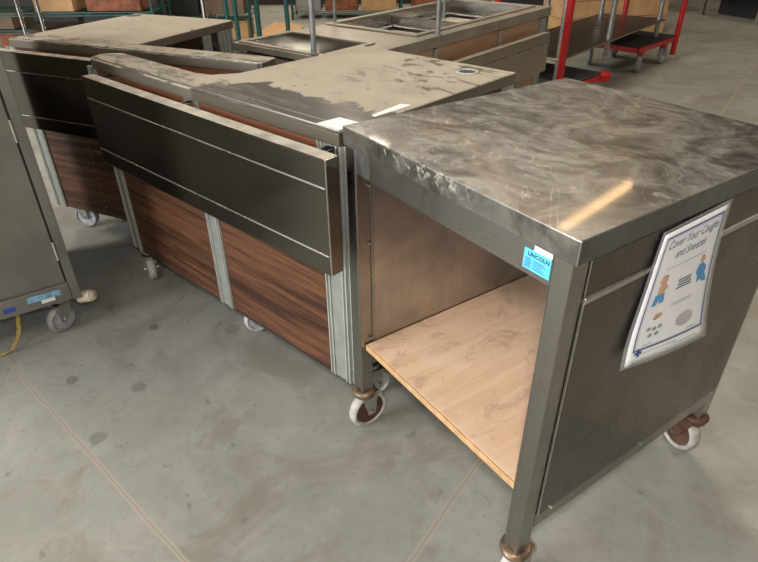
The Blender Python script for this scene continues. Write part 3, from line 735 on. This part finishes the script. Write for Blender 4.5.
# tan board on the floor
o = MB().prism([(0, 0), (.35, -.55), (.75, -.45), (.62, .05), (.1, .55), (-.30, .55), (-.45, .40)], 0, .012).build('tan_board', 'sheetcard'); o.location = (-6.95, 2.62, 0); tag(o, 'big tan cardboard sheet lying on the floor behind the counters', 'board')
# free green posts standing behind D
for (x, y, lab) in ((-5.62, 1.68, 'leftmost of the green posts standing in front of the tan sheet'), (-5.60, 1.765, 'second green post from the left in front of the tan sheet'), (-5.66, 2.02, 'third green post, standing over the middle of the tan sheet'), (-5.75, 2.40, 'rightmost of the green posts in front of the tan sheet')):
    p = MB().cyl((x, y, .0), (x, y, 1.5), .024, 14); p = p.build('green_post', 'green', None, smooth=True); tag(p, lab, 'post', 'green posts behind the counters')
o = MB().box(-.04, .04, -.04, .04, 0, 1.3).build('brown_post', 'brownpost', None, .003); o.location = (-6.0, -.35, 0); tag(o, 'brown square post behind the chrome wire rack', 'post')
o = MB().cyl((0, 0, 0), (0, 0, 1.3), .022, 16).build('chrome_post', 'chrome', None, smooth=True); o.location = (-4.35, 1.02, 0); tag(o, 'chrome post standing behind the left cashier counter', 'post')

# ------------------------------------------------------------------ lights
def ceiling_lamp(x, y, rz, w, l, power, col, label, z=4.5):
    o = thing('ceiling_lamp', label, 'lamp', (x, y, z), rz, 'ceiling lamps')
    MB().box(-w / 2, w / 2, -l / 2, l / 2, .02, .08).build('housing', 'white', o)
    MB().cyl((0, -l / 2, 0), (0, l / 2, 0), .06 if power < 50 else .03, 12).build('tube', emis('lamp_glow', col, 8. if power < 50 else 4.), o)
    for yy in (-l / 2, l / 2): MB().box(-.01, .01, yy - .01, yy + .01, .0, H - z).build('hanger', 'pipe', o)
    ld = bpy.data.lights.new('lamp_light', 'AREA'); ld.shape = 'RECTANGLE'; ld.size = w; ld.size_y = l; ld.energy = power; ld.color = col
    lo = bpy.data.objects.new('lamp_light', ld); COL.objects.link(lo); lo.location = (0, 0, -.04); lo.parent = o
    return o
warm, neut = (1., .80, .52), (1., .88, .73)
ceiling_lamp(-4.62, 7.0, R(11), .16, 2.2, 5, (1., .62, .28), 'warm tube lamp hung over the far floor')
for i, (x, y) in enumerate([(-7, 1.5), (-2.5, 2.2), (1.8, 2.5), (2., -3.), (-3., -3.5), (-9, 5), (1., 8)]):
    ceiling_lamp(x, y, R(10), .9, 1.6, (85, 90, 38, 48, 75, 85, 60)[i], neut, 'tube lamp %s' % ['over the green racks', 'over the food counter', 'right of the open cart', 'behind the camera on the right', 'behind the camera on the left', 'over the far left corner', 'over the far right floor'][i])

# daylight through a big window in the wall behind and left of the camera
wx0, wx1, wz0, wz1 = -4.2, .6, .9, 3.9
wn = struct(MB().box(wx0, wx1, Y0, Y0 + .02, wz0, wz1).build('window_1', emis('daylight_pane', (.86, .94, 1.), 2.2)))
m = MB()
for k in range(7): m.box(wx0 + (wx1 - wx0) * k / 6 - .03, wx0 + (wx1 - wx0) * k / 6 + .03, Y0, Y0 + .06, wz0, wz1)
for zz in (wz0, (wz0 + wz1) / 2, wz1): m.box(wx0 - .03, wx1 + .03, Y0, Y0 + .06, zz - .03, zz + .03)
m.build('window_frame', 'pipe', wn)
ld = bpy.data.lights.new('window_daylight', 'AREA'); ld.shape = 'RECTANGLE'; ld.size = wx1 - wx0; ld.size_y = wz1 - wz0; ld.energy = 520; ld.color = (.95, .98, 1.)
lo = bpy.data.objects.new('window_daylight', ld); COL.objects.link(lo); lo.location = ((wx0 + wx1) / 2, Y0 + .1, (wz0 + wz1) / 2); lo.rotation_euler = (R(90), 0, 0)

# camera
cy, pi_, ro = -.9742, .5660, -.0090
C0 = Vector((.439, -.643, 1.2979))
F = Vector((math.sin(cy) * math.cos(pi_), math.cos(cy) * math.cos(pi_), -math.sin(pi_)))
Rr = Vector((math.cos(cy), -math.sin(cy), 0)); U = Rr.cross(F)
R2 = math.cos(ro) * Rr + math.sin(ro) * U; U2 = -math.sin(ro) * Rr + math.cos(ro) * U
cd = bpy.data.cameras.new('camera'); cam = bpy.data.objects.new('camera', cd); COL.objects.link(cam)
cam.matrix_world = Matrix(((R2.x, U2.x, -F.x, C0.x), (R2.y, U2.y, -F.y, C0.y), (R2.z, U2.z, -F.z, C0.z), (0, 0, 0, 1)))
cd.sensor_width = 36; cd.lens = 587.0 / 758 * 36; cd.clip_start = .02
SC.camera = cam
# on-camera flash
fl = bpy.data.lights.new('camera_flash', 'AREA'); fl.shape = 'DISK'; fl.size = .12; fl.energy = 9; fl.color = (1, .97, .93)
fo = bpy.data.objects.new('camera_flash', fl); COL.objects.link(fo)
fo.location = C0 + U2 * .10 - F * .05; fo.rotation_euler = cam.matrix_world.to_euler()

w = bpy.data.worlds.new('world'); SC.world = w; w.use_nodes = True
w.node_tree.nodes['Background'].inputs[0].default_value = (.5, .5, .5, 1); w.node_tree.nodes['Background'].inputs[1].default_value = .3
vs = SC.view_settings; vs.view_transform = 'Standard'; vs.look = 'None'; vs.gamma = 1; vs.use_curve_mapping = False; vs.exposure = 0.38
